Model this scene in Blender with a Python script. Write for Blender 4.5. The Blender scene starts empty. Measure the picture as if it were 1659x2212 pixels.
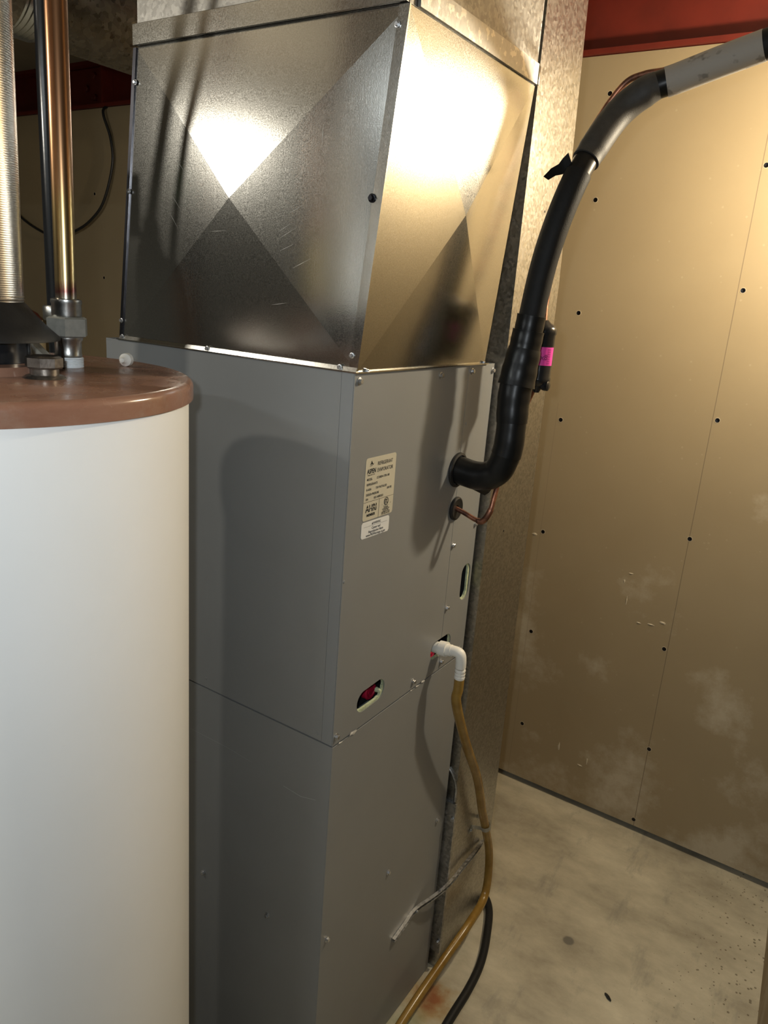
import bpy, bmesh, math, random
from mathutils import Vector, Matrix
from mathutils.geometry import tessellate_polygon
random.seed(4)
PI = math.pi
scene = bpy.context.scene
COL = scene.collection

# ------------------------------------------------------------------ camera
def make_camera():
    cd = bpy.data.cameras.new('camera'); co = bpy.data.objects.new('camera', cd); COL.objects.link(co)
    yaw, pitch, roll = map(math.radians, (122.54278, 16.12295, 4.2998))
    f = Vector((math.cos(pitch)*math.cos(yaw), math.cos(pitch)*math.sin(yaw), -math.sin(pitch)))
    r = Vector((math.sin(yaw), -math.cos(yaw), 0)); u = r.cross(f)
    c, s = math.cos(roll), math.sin(roll)
    r2 = c*r + s*u; u2 = -s*r + c*u
    m = Matrix((r2, u2, -f)).transposed().to_4x4()
    m.translation = Vector((0.61424, -0.86162, 1.54871))
    co.matrix_world = m
    cd.sensor_fit = 'HORIZONTAL'; cd.sensor_width = 36.0
    cd.lens = 1621.2/1659*36.0
    cd.clip_start = 0.02
    scene.camera = co
make_camera()

# ------------------------------------------------------------------ world, lights, exposure
w = bpy.data.worlds.new('world'); scene.world = w; w.use_nodes = True
w.node_tree.nodes['Background'].inputs[0].default_value = (0.75, 0.85, 1.0, 1)
w.node_tree.nodes['Background'].inputs[1].default_value = 0.02

def lamp(name, loc, power, color, radius):
    ld = bpy.data.lights.new(name, 'POINT'); lo = bpy.data.objects.new(name, ld); COL.objects.link(lo)
    lo.location = loc; ld.energy = power; ld.color = color; ld.shadow_soft_size = radius
lamp('bulb_by_drywall', (0.59, 0.86, 1.90), 37.0, (1.0, 0.88, 0.67), 0.03)
lamp('bulb_beyond_tank', (-1.09, -0.85, 1.955), 16.0, (1.0, 0.94, 0.82), 0.02)
lamp('phone_light', (0.572, -0.879, 1.578), 16.0, (0.88, 0.95, 1.0), 0.012)      # the photographer's lamp
def area_fill(name, loc, size, power, color):
    ld = bpy.data.lights.new(name, 'AREA'); lo = bpy.data.objects.new(name, ld); COL.objects.link(lo)
    ld.shape = 'RECTANGLE'; ld.size, ld.size_y = size; ld.energy = power; ld.color = color; lo.location = loc
area_fill('tank_fill', (-0.5, -2.3, 2.30), (1.2, 0.12), 26.0, (0.88, 0.96, 1.0))  # added soft fill, mainly for the tank front; no known fixture
scene.view_settings.view_transform = 'Standard'
scene.view_settings.look = 'None'
scene.view_settings.exposure = 0.0
scene.view_settings.gamma = 1.0
scene.view_settings.use_curve_mapping = False

# ------------------------------------------------------------------ materials
def new_mat(name):
    m = bpy.data.materials.new(name); m.use_nodes = True
    nt = m.node_tree; b = nt.nodes['Principled BSDF']
    return m, nt, b
def N(nt, t, **kw):
    n = nt.nodes.new(t)
    for k, v in kw.items(): setattr(n, k, v)
    return n
def coords(nt, scale=(1, 1, 1)):
    g = N(nt, 'ShaderNodeNewGeometry'); mp = N(nt, 'ShaderNodeMapping')
    mp.inputs['Scale'].default_value = scale
    nt.links.new(g.outputs['Position'], mp.inputs['Vector'])
    return mp.outputs[0]
def noise(nt, vec, scale, detail=4, rough=0.55):
    n = N(nt, 'ShaderNodeTexNoise'); n.inputs['Scale'].default_value = scale
    n.inputs['Detail'].default_value = detail; n.inputs['Roughness'].default_value = rough
    nt.links.new(vec, n.inputs['Vector']); return n.outputs['Fac']
def ramp(nt, fac, p0, p1, c0=(0, 0, 0, 1), c1=(1, 1, 1, 1)):
    r = N(nt, 'ShaderNodeValToRGB'); e = r.color_ramp.elements
    e[0].position = p0; e[1].position = p1; e[0].color = c0; e[1].color = c1
    nt.links.new(fac, r.inputs[0]); return r.outputs[0]
def mix(nt, fac, a, b):
    m = N(nt, 'ShaderNodeMix', data_type='RGBA')
    for sock, v in ((0, fac), (6, a), (7, b)):
        if isinstance(v, (int, float)): m.inputs[sock].default_value = v
        elif isinstance(v, tuple): m.inputs[sock].default_value = v if len(v) == 4 else (*v, 1)
        else: nt.links.new(v, m.inputs[sock])
    return m.outputs[2]
def math_n(nt, op, a, b=None):
    m = N(nt, 'ShaderNodeMath', operation=op)
    for i, v in enumerate((a, b)):
        if v is None: continue
        if isinstance(v, (int, float)): m.inputs[i].default_value = v
        else: nt.links.new(v, m.inputs[i])
    return m.outputs[0]
def bump(nt, b, h, strength=0.2, dist=0.002):
    n = N(nt, 'ShaderNodeBump'); n.inputs['Strength'].default_value = strength; n.inputs['Distance'].default_value = dist
    nt.links.new(h, n.inputs['Height']); nt.links.new(n.outputs[0], b.inputs['Normal'])

def simple(name, col, rough=0.5, metal=0.0, var=0.12, vs=30, bmp=0.0, bs=200, spec=0.5, coat=0):
    m, nt, b = new_mat(name)
    v = coords(nt); f = noise(nt, v, vs)
    dark = tuple(c*(1-var) for c in col); lite = tuple(min(1, c*(1+var)) for c in col)
    nt.links.new(ramp(nt, f, 0.3, 0.7, (*dark, 1), (*lite, 1)), b.inputs['Base Color'])
    b.inputs['Roughness'].default_value = rough; b.inputs['Metallic'].default_value = metal
    b.inputs['Specular IOR Level'].default_value = spec
    b.inputs['Coat Weight'].default_value = coat
    if bmp: bump(nt, b, noise(nt, v, bs, 2), bmp, 0.001)
    return m

def galvanised(name, col, rough, spangle=120, contrast=0.25, grain=0.15, rvar=0.12, patches=None):
    m, nt, b = new_mat(name)
    v = coords(nt)
    vo = N(nt, 'ShaderNodeTexVoronoi'); vo.inputs['Scale'].default_value = spangle
    wv = N(nt, 'ShaderNodeVectorMath', operation='ADD')
    nz = N(nt, 'ShaderNodeTexNoise'); nz.inputs['Scale'].default_value = spangle*0.6
    nt.links.new(v, nz.inputs['Vector'])
    sc = N(nt, 'ShaderNodeVectorMath', operation='SCALE'); sc.inputs['Scale'].default_value = 1.2/spangle
    nt.links.new(nz.outputs['Color'], sc.inputs[0]); nt.links.new(v, wv.inputs[0]); nt.links.new(sc.outputs[0], wv.inputs[1])
    nt.links.new(wv.outputs[0], vo.inputs['Vector'])
    sep = N(nt, 'ShaderNodeSeparateColor'); nt.links.new(vo.outputs['Color'], sep.inputs[0])
    c = ramp(nt, sep.outputs[0], 0.0, 1.0, tuple(x*(1-contrast) for x in col)+(1,), tuple(min(1, x*(1+contrast*0.6)) for x in col)+(1,))
    if patches: c = mix(nt, ramp(nt, noise(nt, v, patches[0], 5), patches[1], patches[1]+0.03), c, patches[2])
    nt.links.new(c, b.inputs['Base Color'])
    b.inputs['Metallic'].default_value = 1.0
    r = math_n(nt, 'MULTIPLY_ADD', sep.outputs[1], rvar); r.node.inputs[2].default_value = rough - rvar*0.5
    nt.links.new(r, b.inputs['Roughness'])
    if grain: bump(nt, b, noise(nt, v, 900, 2), grain, 0.0006)
    return m

def fine_galv(name, col, rough):
    m, nt, b = new_mat(name); v = coords(nt)
    g = noise(nt, v, 650, 3, 0.6); k = noise(nt, coords(nt, (1, 1, 0.08)), 420, 3, 0.6)
    c = ramp(nt, g, 0.3, 0.7, tuple(x*0.86 for x in col)+(1,), tuple(x*1.1 for x in col)+(1,))
    nt.links.new(c, b.inputs['Base Color']); b.inputs['Metallic'].default_value = 1.0
    r = ramp(nt, g, 0.3, 0.7, (rough-0.03,)*3+(1,), (rough+0.04,)*3+(1,)); nt.links.new(r, b.inputs['Roughness'])
    bump(nt, b, math_n(nt, 'ADD', g, math_n(nt, 'MULTIPLY', k, 0.5)), 0.10, 0.0005)
    return m
M = {}
M['grey_paint'] = simple('grey_paint', (0.222, 0.224, 0.218), 0.42, 0, 0.04, 6, 0.05, 700)
M['grey_edge'] = simple('grey_edge', (0.222, 0.226, 0.224), 0.4, 0, 0.04, 6)
M['bright_galv'] = fine_galv('bright_galv', (0.56, 0.55, 0.51), 0.19)
M['old_galv'] = galvanised('old_galv', (0.48, 0.465, 0.43), 0.32, 190, 0.24, 0.22, 0.09)
M['riser_galv'] = galvanised('riser_galv', (0.37, 0.36, 0.335), 0.40, 190, 0.22, 0.15, 0.10)
M['dull_galv'] = galvanised('dull_galv', (0.45, 0.45, 0.45), 0.42, 150, 0.3, 0.2, 0.2)
M['band_galv'] = galvanised('band_galv', (0.50, 0.49, 0.46), 0.40, 200, 0.06, 0.1, 0.08, (60, 0.56, (0.72, 0.69, 0.62)))
M['spot_galv'] = galvanised('spot_galv', (0.32, 0.32, 0.33), 0.30, 90, 0.25, 0.2, 0.15, (55, 0.62, (0.16, 0.15, 0.15)))
M['dark_seam'] = simple('dark_seam', (0.10, 0.10, 0.115), 0.25, 1.0, 0.1, 60)  # near-black base colour paints in the seam's dark reflection
M['tarnish'] = simple('tarnish', (0.20, 0.175, 0.15), 0.38, 0.9, 0.35, 90, 0.2, 200)
M['foundation'] = simple('foundation', (0.18, 0.172, 0.155), 0.9, 0, 0.1, 6)
M['mid_foam'] = simple('mid_foam', (0.040, 0.038, 0.035), 0.55, 0, 0.2, 60, 0.3, 600, 0.4)
M['strap_zinc'] = simple('strap_zinc', (0.62, 0.62, 0.58), 0.45, 0.6, 0.1, 200)
M['screw'] = simple('screw', (0.58, 0.59, 0.61), 0.36, 1.0, 0.1, 300)
M['dark_screw'] = simple('dark_screw', (0.03, 0.03, 0.035), 0.35, 1.0, 0.1, 300)
M['black_gap'] = simple('black_gap', (0.008, 0.008, 0.009), 0.9, 0, 0.1, 30)
M['black_foam'] = simple('black_foam', (0.009, 0.009, 0.009), 0.6, 0, 0.15, 60, 0.3, 600, 0.22)
M['black_tape'] = simple('black_tape', (0.007, 0.007, 0.007), 0.34, 0, 0.15, 40, 0.15, 60, 0.3)
M['black_enamel'] = simple('black_enamel', (0.012, 0.013, 0.015), 0.22, 0, 0.1, 40, 0.1, 60, 0.5)
M['hood_black'] = simple('hood_black', (0.010, 0.0095, 0.009), 0.55, 0, 0.2, 60, 0.2, 300, 0.25)
M['black_rubber'] = simple('black_rubber', (0.014, 0.0135, 0.013), 0.5, 0, 0.1, 60, 0.1, 200, 0.3)
M['white_plastic'] = simple('white_plastic', (0.78, 0.76, 0.70), 0.4, 0, 0.03, 60)
M['thread'] = simple('thread', (0.8, 0.85, 0.88), 0.6, 0, 0.05, 300)
M['steel'] = simple('steel', (0.46, 0.46, 0.44), 0.33, 1.0, 0.2, 140, 0.15, 200)
M['union'] = simple('union', (0.42, 0.43, 0.40), 0.5, 0.7, 0.12, 120, 0.1, 200)
M['label_cream'] = simple('label_cream', (0.52, 0.48, 0.37), 0.5, 0, 0.02, 20)
M['label_white'] = simple('label_white', (0.70, 0.70, 0.68), 0.5, 0, 0.02, 20)
M['ink'] = simple('ink', (0.012, 0.011, 0.01), 0.6, 0, 0.05, 20)
M['pink'] = simple('pink', (0.72, 0.05, 0.38), 0.5, 0, 0.05, 60)
M['pink_ink'] = simple('pink_ink', (0.22, 0.01, 0.12), 0.5, 0, 0.05, 60)
M['red_plug'] = simple('red_plug', (0.50, 0.015, 0.05), 0.4, 0, 0.1, 60)
M['insulation'] = simple('insulation', (0.50, 0.55, 0.36), 0.8, 0, 0.25, 160, 0.5, 300)
M['red_paint'] = simple('red_paint', (0.13, 0.013, 0.006), 0.5, 0, 0.15, 12, 0.1, 90)
M['ceiling_paint'] = simple('ceiling_paint', (0.24, 0.205, 0.155), 0.9, 0, 0.06, 5)
M['cream_tank'] = simple('cream_tank', (0.65, 0.58, 0.42), 0.4, 0, 0.05, 20)
M['grey_scrap'] = simple('grey_scrap', (0.26, 0.25, 0.21), 0.7, 0, 0.3, 90, 0.3, 200)
M['green_handle'] = simple('green_handle', (0.03, 0.30, 0.09), 0.4, 0, 0.05, 40)
M['tape_bit'] = simple('tape_bit', (0.55, 0.52, 0.46), 0.6, 0, 0.2, 200)
M['scratch'] = simple('scratch', (0.36, 0.36, 0.36), 0.6, 0, 0.1, 200)
M['paper_rim'] = simple('paper_rim', (0.40, 0.33, 0.23), 0.9, 0, 0.1, 200)
M['plaster'] = simple('plaster', (0.55, 0.47, 0.34), 0.9, 0, 0.1, 200)
M['wire'] = simple('wire', (0.012, 0.012, 0.012), 0.5, 0, 0.1, 60)
M['dust_foam'] = None
M['brown_lid'] = None

def m_lid():
    m, nt, b = new_mat('brown_lid'); v = coords(nt)
    f = noise(nt, coords(nt, (9, 3, 9)), 3.0, 6, 0.65)
    c = ramp(nt, f, 0.35, 0.7, (0.24, 0.115, 0.072, 1), (0.30, 0.165, 0.11, 1))
    d = ramp(nt, noise(nt, v, 18, 6, 0.7), 0.52, 0.68)
    c = mix(nt, math_n(nt, 'MULTIPLY', d, 0.35), c, (0.32, 0.24, 0.18))
    nt.links.new(c, b.inputs['Base Color'])
    r = ramp(nt, noise(nt, v, 14, 5), 0.35, 0.7, (0.14, 0.14, 0.14, 1), (0.42, 0.42, 0.42, 1))
    nt.links.new(r, b.inputs['Roughness'])
    M['brown_lid'] = m
m_lid()
def m_foam():
    m, nt, b = new_mat('dusty_foam'); v = coords(nt)
    f = ramp(nt, noise(nt, v, 28, 3, 0.5), 0.56, 0.60)
    c = mix(nt, f, (0.31, 0.285, 0.25), (0.17, 0.155, 0.135))
    nt.links.new(c, b.inputs['Base Color']); b.inputs['Roughness'].default_value = 0.7
    bump(nt, b, noise(nt, v, 300, 2), 0.3, 0.001)
    M['dust_foam'] = m
m_foam()
def m_white_tank():
    m, nt, b = new_mat('white_enamel'); v = coords(nt)
    c = ramp(nt, noise(nt, v, 5, 5, 0.6), 0.3, 0.75, (0.86, 0.855, 0.83, 1), (0.90, 0.895, 0.875, 1))
    s = ramp(nt, noise(nt, coords(nt, (14, 14, 45)), 1.0, 4, 0.6), 0.74, 0.78)
    c = mix(nt, math_n(nt, 'MULTIPLY', s, 0.25), c, (0.5, 0.48, 0.44))
    nt.links.new(c, b.inputs['Base Color']); b.inputs['Roughness'].default_value = 0.42
    M['white_enamel'] = m
m_white_tank()
def m_copper():
    m, nt, b = new_mat('copper'); v = coords(nt)
    c = ramp(nt, noise(nt, coords(nt, (30, 30, 6)), 2.0, 5, 0.6), 0.3, 0.7, (0.34, 0.17, 0.085, 1), (0.52, 0.27, 0.13, 1))
    nt.links.new(c, b.inputs['Base Color']); b.inputs['Metallic'].default_value = 1; b.inputs['Roughness'].default_value = 0.33
    M['copper'] = m
    m, nt, b = new_mat('burnt_copper'); v = coords(nt)
    c = ramp(nt, noise(nt, v, 45, 5, 0.6), 0.35, 0.65, (0.10, 0.055, 0.045, 1), (0.46, 0.20, 0.12, 1))
    nt.links.new(c, b.inputs['Base Color']); b.inputs['Metallic'].default_value = 0.9; b.inputs['Roughness'].default_value = 0.4
    M['burnt_copper'] = m
    m, nt, b = new_mat('soldered_copper'); g = N(nt, 'ShaderNodeNewGeometry'); s = N(nt, 'ShaderNodeSeparateXYZ')
    nt.links.new(g.outputs['Position'], s.inputs[0])
    z = math_n(nt, 'ADD', s.outputs[2], math_n(nt, 'MULTIPLY', noise(nt, coords(nt), 40, 3), 0.012))
    c1 = ramp(nt, math_n(nt, 'MULTIPLY', math_n(nt, 'SUBTRACT', z, 1.50), 4.0), 0.0, 1.0)
    r = c1.node.color_ramp; e = r.elements
    e[0].position = 0.02; e[0].color = (0.42, 0.38, 0.30, 1); e[1].position = 1.0; e[1].color = (0.46, 0.23, 0.115, 1)
    for pos, col in ((0.09, (0.40, 0.36, 0.29, 1)), (0.12, (0.22, 0.09, 0.08, 1)), (0.17, (0.45, 0.34, 0.17, 1)), (0.5, (0.44, 0.31, 0.13, 1)), (0.62, (0.44, 0.25, 0.12, 1))):
        q = r.elements.new(pos); q.color = col
    nt.links.new(c1, b.inputs['Base Color']); b.inputs['Metallic'].default_value = 1; b.inputs['Roughness'].default_value = 0.3
    M['soldered_copper'] = m
m_copper()
def m_flue():
    m, nt, b = new_mat('ribbed_aluminium'); v = coords(nt)
    wv = N(nt, 'ShaderNodeTexWave', wave_type='BANDS', bands_direction='Z'); wv.inputs['Scale'].default_value = 130
    nt.links.new(v, wv.inputs['Vector'])
    b.inputs['Base Color'].default_value = (0.66, 0.62, 0.57, 1); b.inputs['Metallic'].default_value = 1; b.inputs['Roughness'].default_value = 0.3
    c = ramp(nt, noise(nt, v, 60, 3), 0.3, 0.7, (0.6, 0.57, 0.53, 1), (0.7, 0.66, 0.6, 1)); nt.links.new(c, b.inputs['Base Color'])
    bump(nt, b, wv.outputs['Fac'], 0.12, 0.0006)
    M['flue'] = m
m_flue()
def m_hose():
    m, nt, b = new_mat('amber_vinyl'); v = coords(nt)
    c = ramp(nt, noise(nt, v, 25, 4), 0.3, 0.7, (0.20, 0.105, 0.016, 1), (0.30, 0.18, 0.04, 1))
    nt.links.new(c, b.inputs['Base Color']); b.inputs['Roughness'].default_value = 0.25
    b.inputs['Subsurface Weight'].default_value = 0.15; b.inputs['Subsurface Radius'].default_value = (0.01, 0.006, 0.002)
    M['amber'] = m
m_hose()
def m_drywall():
    m, nt, b = new_mat('drywall_paper'); v = coords(nt)
    g = N(nt, 'ShaderNodeNewGeometry'); s = N(nt, 'ShaderNodeSeparateXYZ'); nt.links.new(g.outputs['Position'], s.inputs[0])
    c = ramp(nt, noise(nt, v, 4, 4), 0.3, 0.7, (0.30, 0.233, 0.138, 1), (0.322, 0.253, 0.152, 1))
    # dried compound smears, mostly on the lower half of the board
    low = math_n(nt, 'MULTIPLY_ADD', s.outputs[2], -0.16); low.node.inputs[2].default_value = 0.10
    low.node.use_clamp = False
    sm = math_n(nt, 'ADD', noise(nt, v, 4.2, 7, 0.68), low)
    sm = ramp(nt, sm, 0.54, 0.70)
    c = mix(nt, math_n(nt, 'MULTIPLY', sm, 0.55), c, (0.55, 0.49, 0.38))
    sp = N(nt, 'ShaderNodeTexVoronoi'); sp.inputs['Scale'].default_value = 26; nt.links.new(v, sp.inputs['Vector'])
    dots = ramp(nt, sp.outputs['Distance'], 0.05, 0.09, (1, 1, 1, 1), (0, 0, 0, 1))
    c = mix(nt, math_n(nt, 'MULTIPLY', dots, 0.12), c, (0.66, 0.58, 0.42))
    # pencil lines over the studs
    xx = math_n(nt, 'ADD', s.outputs[0], math_n(nt, 'MULTIPLY', noise(nt, v, 2.0, 2), 0.006))
    for x0, amt in ((0.2575, 0.75), (-0.170, 0.25)):
        d = math_n(nt, 'ABSOLUTE', math_n(nt, 'SUBTRACT', xx, x0+0.003))
        ln = math_n(nt, 'LESS_THAN', d, 0.0011)
        up = math_n(nt, 'LESS_THAN', s.outputs[2], 2.0 if amt > 0.5 else 1.28)
        c = mix(nt, math_n(nt, 'MULTIPLY', math_n(nt, 'MULTIPLY', ln, up), amt), c, (0.16, 0.12, 0.08))
    nt.links.new(c, b.inputs['Base Color']); b.inputs['Roughness'].default_value = 0.75
    b.inputs['Specular IOR Level'].default_value = 0.3
    bump(nt, b, noise(nt, v, 250, 3), 0.06, 0.001)
    M['drywall'] = m
m_drywall()
def m_floor():
    m, nt, b = new_mat('concrete'); v = coords(nt)
    g = N(nt, 'ShaderNodeNewGeometry'); s = N(nt, 'ShaderNodeSeparateXYZ'); nt.links.new(g.outputs['Position'], s.inputs[0])
    f = noise(nt, coords(nt, (1.0, 1.6, 1)), 3.2, 9, 0.66)
    c = ramp(nt, f, 0.32, 0.68, (0.29, 0.25, 0.175, 1), (0.60, 0.535, 0.39, 1))
    f2 = ramp(nt, noise(nt, coords(nt, (7, 2.2, 1)), 1.6, 7, 0.7), 0.55, 0.68)
    c = mix(nt, math_n(nt, 'MULTIPLY', f2, 0.75), c, (0.27, 0.245, 0.19))
    # dark dirt grains, denser along the right wall
    vo = N(nt, 'ShaderNodeTexVoronoi'); vo.inputs['Scale'].default_value = 70; nt.links.new(v, vo.inputs['Vector'])
    dens = math_n(nt, 'MULTIPLY_ADD', s.outputs[0], 1.25); dens.node.inputs[2].default_value = -0.42
    dens = math_n(nt, 'MAXIMUM', dens, 0.03)
    sp = math_n(nt, 'LESS_THAN', vo.outputs['Distance'], math_n(nt, 'MULTIPLY', dens, noise(nt, v, 18, 3)))
    c = mix(nt, math_n(nt, 'MULTIPLY', sp, 0.7), c, (0.10, 0.075, 0.04))
    # round oil spot
    def disc(cx, cy, r0, r1, wob):
        dx = math_n(nt, 'SUBTRACT', s.outputs[0], cx); dy = math_n(nt, 'SUBTRACT', s.outputs[1], cy)
        d = math_n(nt, 'SQRT', math_n(nt, 'ADD', math_n(nt, 'MULTIPLY', dx, dx), math_n(nt, 'MULTIPLY', dy, dy)))
        d = math_n(nt, 'ADD', d, math_n(nt, 'MULTIPLY', math_n(nt, 'SUBTRACT', noise(nt, v, 30, 5), 0.5), wob))
        return ramp(nt, d, r0, r1, (1, 1, 1, 1), (0, 0, 0, 1))
    c = mix(nt, math_n(nt, 'MULTIPLY', disc(0.246, 0.742, 0.013, 0.016, 0.008), 0.75), c, (0.10, 0.09, 0.075))
    # rust and green water stains beside the hose
    c = mix(nt, math_n(nt, 'MULTIPLY', disc(0.045, 0.375, 0.03, 0.075, 0.09), 0.8), c, (0.36, 0.24, 0.08))
    c = mix(nt, math_n(nt, 'MULTIPLY', disc(0.048, 0.385, 0.01, 0.045, 0.09), 0.9), c, (0.26, 0.075, 0.02))
    c = mix(nt, math_n(nt, 'MULTIPLY', disc(0.03, 0.30, 0.01, 0.05, 0.08), 0.7), c, (0.28, 0.30, 0.16))
    nt.links.new(c, b.inputs['Base Color']); b.inputs['Roughness'].default_value = 0.7
    bump(nt, b, noise(nt, v, 60, 6), 0.15, 0.002)
    M['floor'] = m
m_floor()

# ------------------------------------------------------------------ object helpers
BASE = {}
def link(o, parent=None):
    COL.objects.link(o)
    if parent is not None: o.parent = parent
def thing(name, label, cat, loc=(0, 0, 0), group=None):
    o = bpy.data.objects.new(name, None); COL.objects.link(o); o.location = loc; o.empty_display_size = 0.05
    o['label'] = label; o['category'] = cat
    if group: o['group'] = group
    BASE[o.name] = Vector(loc); return o
def tag(o, label, cat, group=None):
    o['label'] = label; o['category'] = cat
    if group: o['group'] = group
    return o
def finish(me, smooth_angle=None):
    if smooth_angle is not None:
        for p in me.polygons: p.use_smooth = True
        try: me.set_sharp_from_angle(angle=math.radians(smooth_angle))
        except Exception: pass
def obj(name, bm, mat, parent=None, smooth=None, label=None, normals=True):
    """bm is in world coordinates; the object's origin becomes its parent's base (or its own lowest centre)."""
    if normals: bmesh.ops.recalc_face_normals(bm, faces=bm.faces)
    if parent is not None: b = BASE[parent.name]
    else:
        xs = [v.co for v in bm.verts]
        b = Vector((sum(v.x for v in xs)/len(xs), sum(v.y for v in xs)/len(xs), min(v.z for v in xs)))
    bmesh.ops.translate(bm, vec=-b, verts=bm.verts)
    me = bpy.data.meshes.new(name); bm.to_mesh(me); bm.free(); finish(me, smooth)
    me.materials.append(M[mat]); o = bpy.data.objects.new(name, me); link(o, parent)
    if parent is None: o.location = b
    BASE[o.name] = b
    if label: o['label'] = label
    return o
def struct(name, bm, mat, parent=None, smooth=None):
    o = obj(name, bm, mat, parent, smooth)
    if parent is None: o['kind'] = 'structure'
    return o
def inst(name, me, loc, normal, parent, spin=0.0):
    """shared-mesh part standing on the point loc with its local +z along normal"""
    o = bpy.data.objects.new(name, me); link(o, parent)
    q = Vector(normal).to_track_quat('Z', 'Y')
    o.rotation_mode = 'QUATERNION'; o.rotation_quaternion = q @ Matrix.Rotation(spin, 3, 'Z').to_quaternion()
    o.location = Vector(loc) - BASE[parent.name]
    BASE[o.name] = Vector(loc)
    return o
def box(bm, x0, x1, y0, y1, z0, z1, bev=0.0):
    vs = [bm.verts.new((x, y, z)) for x in (x0, x1) for y in (y0, y1) for z in (z0, z1)]
    fs = [bm.faces.new([vs[i] for i in f]) for f in ((0, 1, 3, 2), (4, 6, 7, 5), (0, 4, 5, 1), (2, 3, 7, 6), (0, 2, 6, 4), (1, 5, 7, 3))]
    if bev:
        es = list({e for f in fs for e in f.edges})
        bmesh.ops.bevel(bm, geom=es, offset=bev, segments=2, affect='EDGES', profile=0.5)
    return bm
def B(*a, **k): return box(bmesh.new(), *a, **k)
def hexa(bm, lo, hi, zs=None):
    """solid between two quads (lists of 4 points)"""
    a = [bm.verts.new(p) for p in lo]; b = [bm.verts.new(p) for p in hi]
    bm.faces.new(a[::-1]); bm.faces.new(b)
    for i in range(4): bm.faces.new((a[i], a[(i+1) % 4], b[(i+1) % 4], b[i]))
    return bm
def lathe(prof, c, n=48, bm=None, axis='Z', cap=True):
    bm = bm or bmesh.new(); rings = []
    for r, z in prof:
        ring = []
        for i in range(n):
            a = 2*PI*i/n; x, y = r*math.cos(a), r*math.sin(a)
            p = {'Z': (x, y, z), 'X': (z, x, y), 'Y': (y, z, x)}[axis]
            ring.append(bm.verts.new(Vector(p)+Vector(c)))
        rings.append(ring)
    for a, b in zip(rings, rings[1:]):
        for i in range(n): bm.faces.new((a[i], a[(i+1) % n], b[(i+1) % n], b[i]))
    if cap:
        bm.faces.new(rings[0][::-1]); bm.faces.new(rings[-1])
    return bm
def spline(pts, per=8):
    P = [Vector(p) for p in pts]; out = []
    for i in range(len(P)-1):
        p0 = P[i-1] if i else P[0]*2-P[1]; p1, p2 = P[i], P[i+1]; p3 = P[i+2] if i+2 < len(P) else P[-1]*2-P[-2]
        for k in range(per):
            t = k/per
            out.append(0.5*((2*p1)+(p2-p0)*t+(2*p0-5*p1+4*p2-p3)*t*t+(3*p1-p0-3*p2+p3)*t**3))
    out.append(P[-1]); return out
def tube(path, rad, n=20, bm=None, cap=True):
    """rad: number or list matched to path"""
    bm = bm or bmesh.new(); P = [Vector(p) for p in path]; m = len(P)
    R_ = [rad]*m if isinstance(rad, (int, float)) else rad
    t0 = (P[1]-P[0]).normalized(); up = Vector((0, 0, 1)) if abs(t0.z) < 0.9 else Vector((1, 0, 0))
    x = t0.cross(up).normalized(); rings = []
    for i in range(m):
        t = (P[min(i+1, m-1)]-P[max(i-1, 0)]).normalized()
        x = (x - t*x.dot(t)).normalized(); y = t.cross(x)
        rings.append([bm.verts.new(P[i]+(x*math.cos(2*PI*k/n)+y*math.sin(2*PI*k/n))*R_[i]) for k in range(n)])
    for a, b in zip(rings, rings[1:]):
        for k in range(n): bm.faces.new((a[k], a[(k+1) % n], b[(k+1) % n], b[k]))
    if cap: bm.faces.new(rings[0][::-1]); bm.faces.new(rings[-1])
    return bm
def plate(outline, holes, place, t):
    """flat plate with holes. outline and holes are 2D loops; place(u, v, w) maps to the world, w from 0 to t"""
    bm = bmesh.new(); loops = [outline]+holes; flat = []
    for l in loops: flat += l
    tris = tessellate_polygon([[Vector((u, v, 0)) for u, v in l] for l in loops])
    f = [bm.verts.new(place(u, v, 0)) for u, v in flat]; b = [bm.verts.new(place(u, v, t)) for u, v in flat]
    for a_, b_, c_ in tris:
        try: bm.faces.new((f[a_], f[b_], f[c_])); bm.faces.new((b[c_], b[b_], b[a_]))
        except ValueError: pass
    k = 0
    for l in loops:
        n = len(l)
        for i in range(n):
            a_, c_ = k+i, k+(i+1) % n
            bm.faces.new((f[a_], f[c_], b[c_], b[a_]))
        k += n
    return bm
def stadium(cx, cy, hx, hy, n=10, tilt=0.0, wob=0.0):
    r = min(hx, hy); dx, dy = hx-r, hy-r; pts = []
    for q, (sx, sy) in enumerate(((1, 1), (-1, 1), (-1, -1), (1, -1))):
        for i in range(n+1):
            a = q*PI/2+i/n*PI/2
            rr = r*(1+wob*random.uniform(-1, 1))
            pts.append((sx*dx+rr*math.cos(a), sy*dy+rr*math.sin(a)))
    c, s = math.cos(tilt), math.sin(tilt)
    out = []
    for x, y in pts:
        p = (cx+x*c-y*s, cy+x*s+y*c)
        if not out or (abs(p[0]-out[-1][0])+abs(p[1]-out[-1][1])) > 1e-6: out.append(p)
    return out
def text_mesh(strings):
    """list of (text, size, u, v, align, bold, squeeze) -> one flat bmesh in the uv plane"""
    bm = bmesh.new()
    for s, size, u, v, al, bold, sq in strings:
        cu = bpy.data.curves.new('t', 'FONT'); cu.body = s; cu.size = size; cu.align_x = al; cu.offset = bold; cu.resolution_u = 3
        ob = bpy.data.objects.new('t', cu); COL.objects.link(ob); bpy.context.view_layer.update()
        me = bpy.data.meshes.new_from_object(ob.evaluated_get(bpy.context.evaluated_depsgraph_get()))
        me.transform(Matrix.Translation((u, v, 0)) @ Matrix.Diagonal((sq, 1, 1, 1)))
        bm.from_mesh(me); bpy.data.objects.remove(ob); bpy.data.curves.remove(cu); bpy.data.meshes.remove(me)
    return bm
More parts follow.
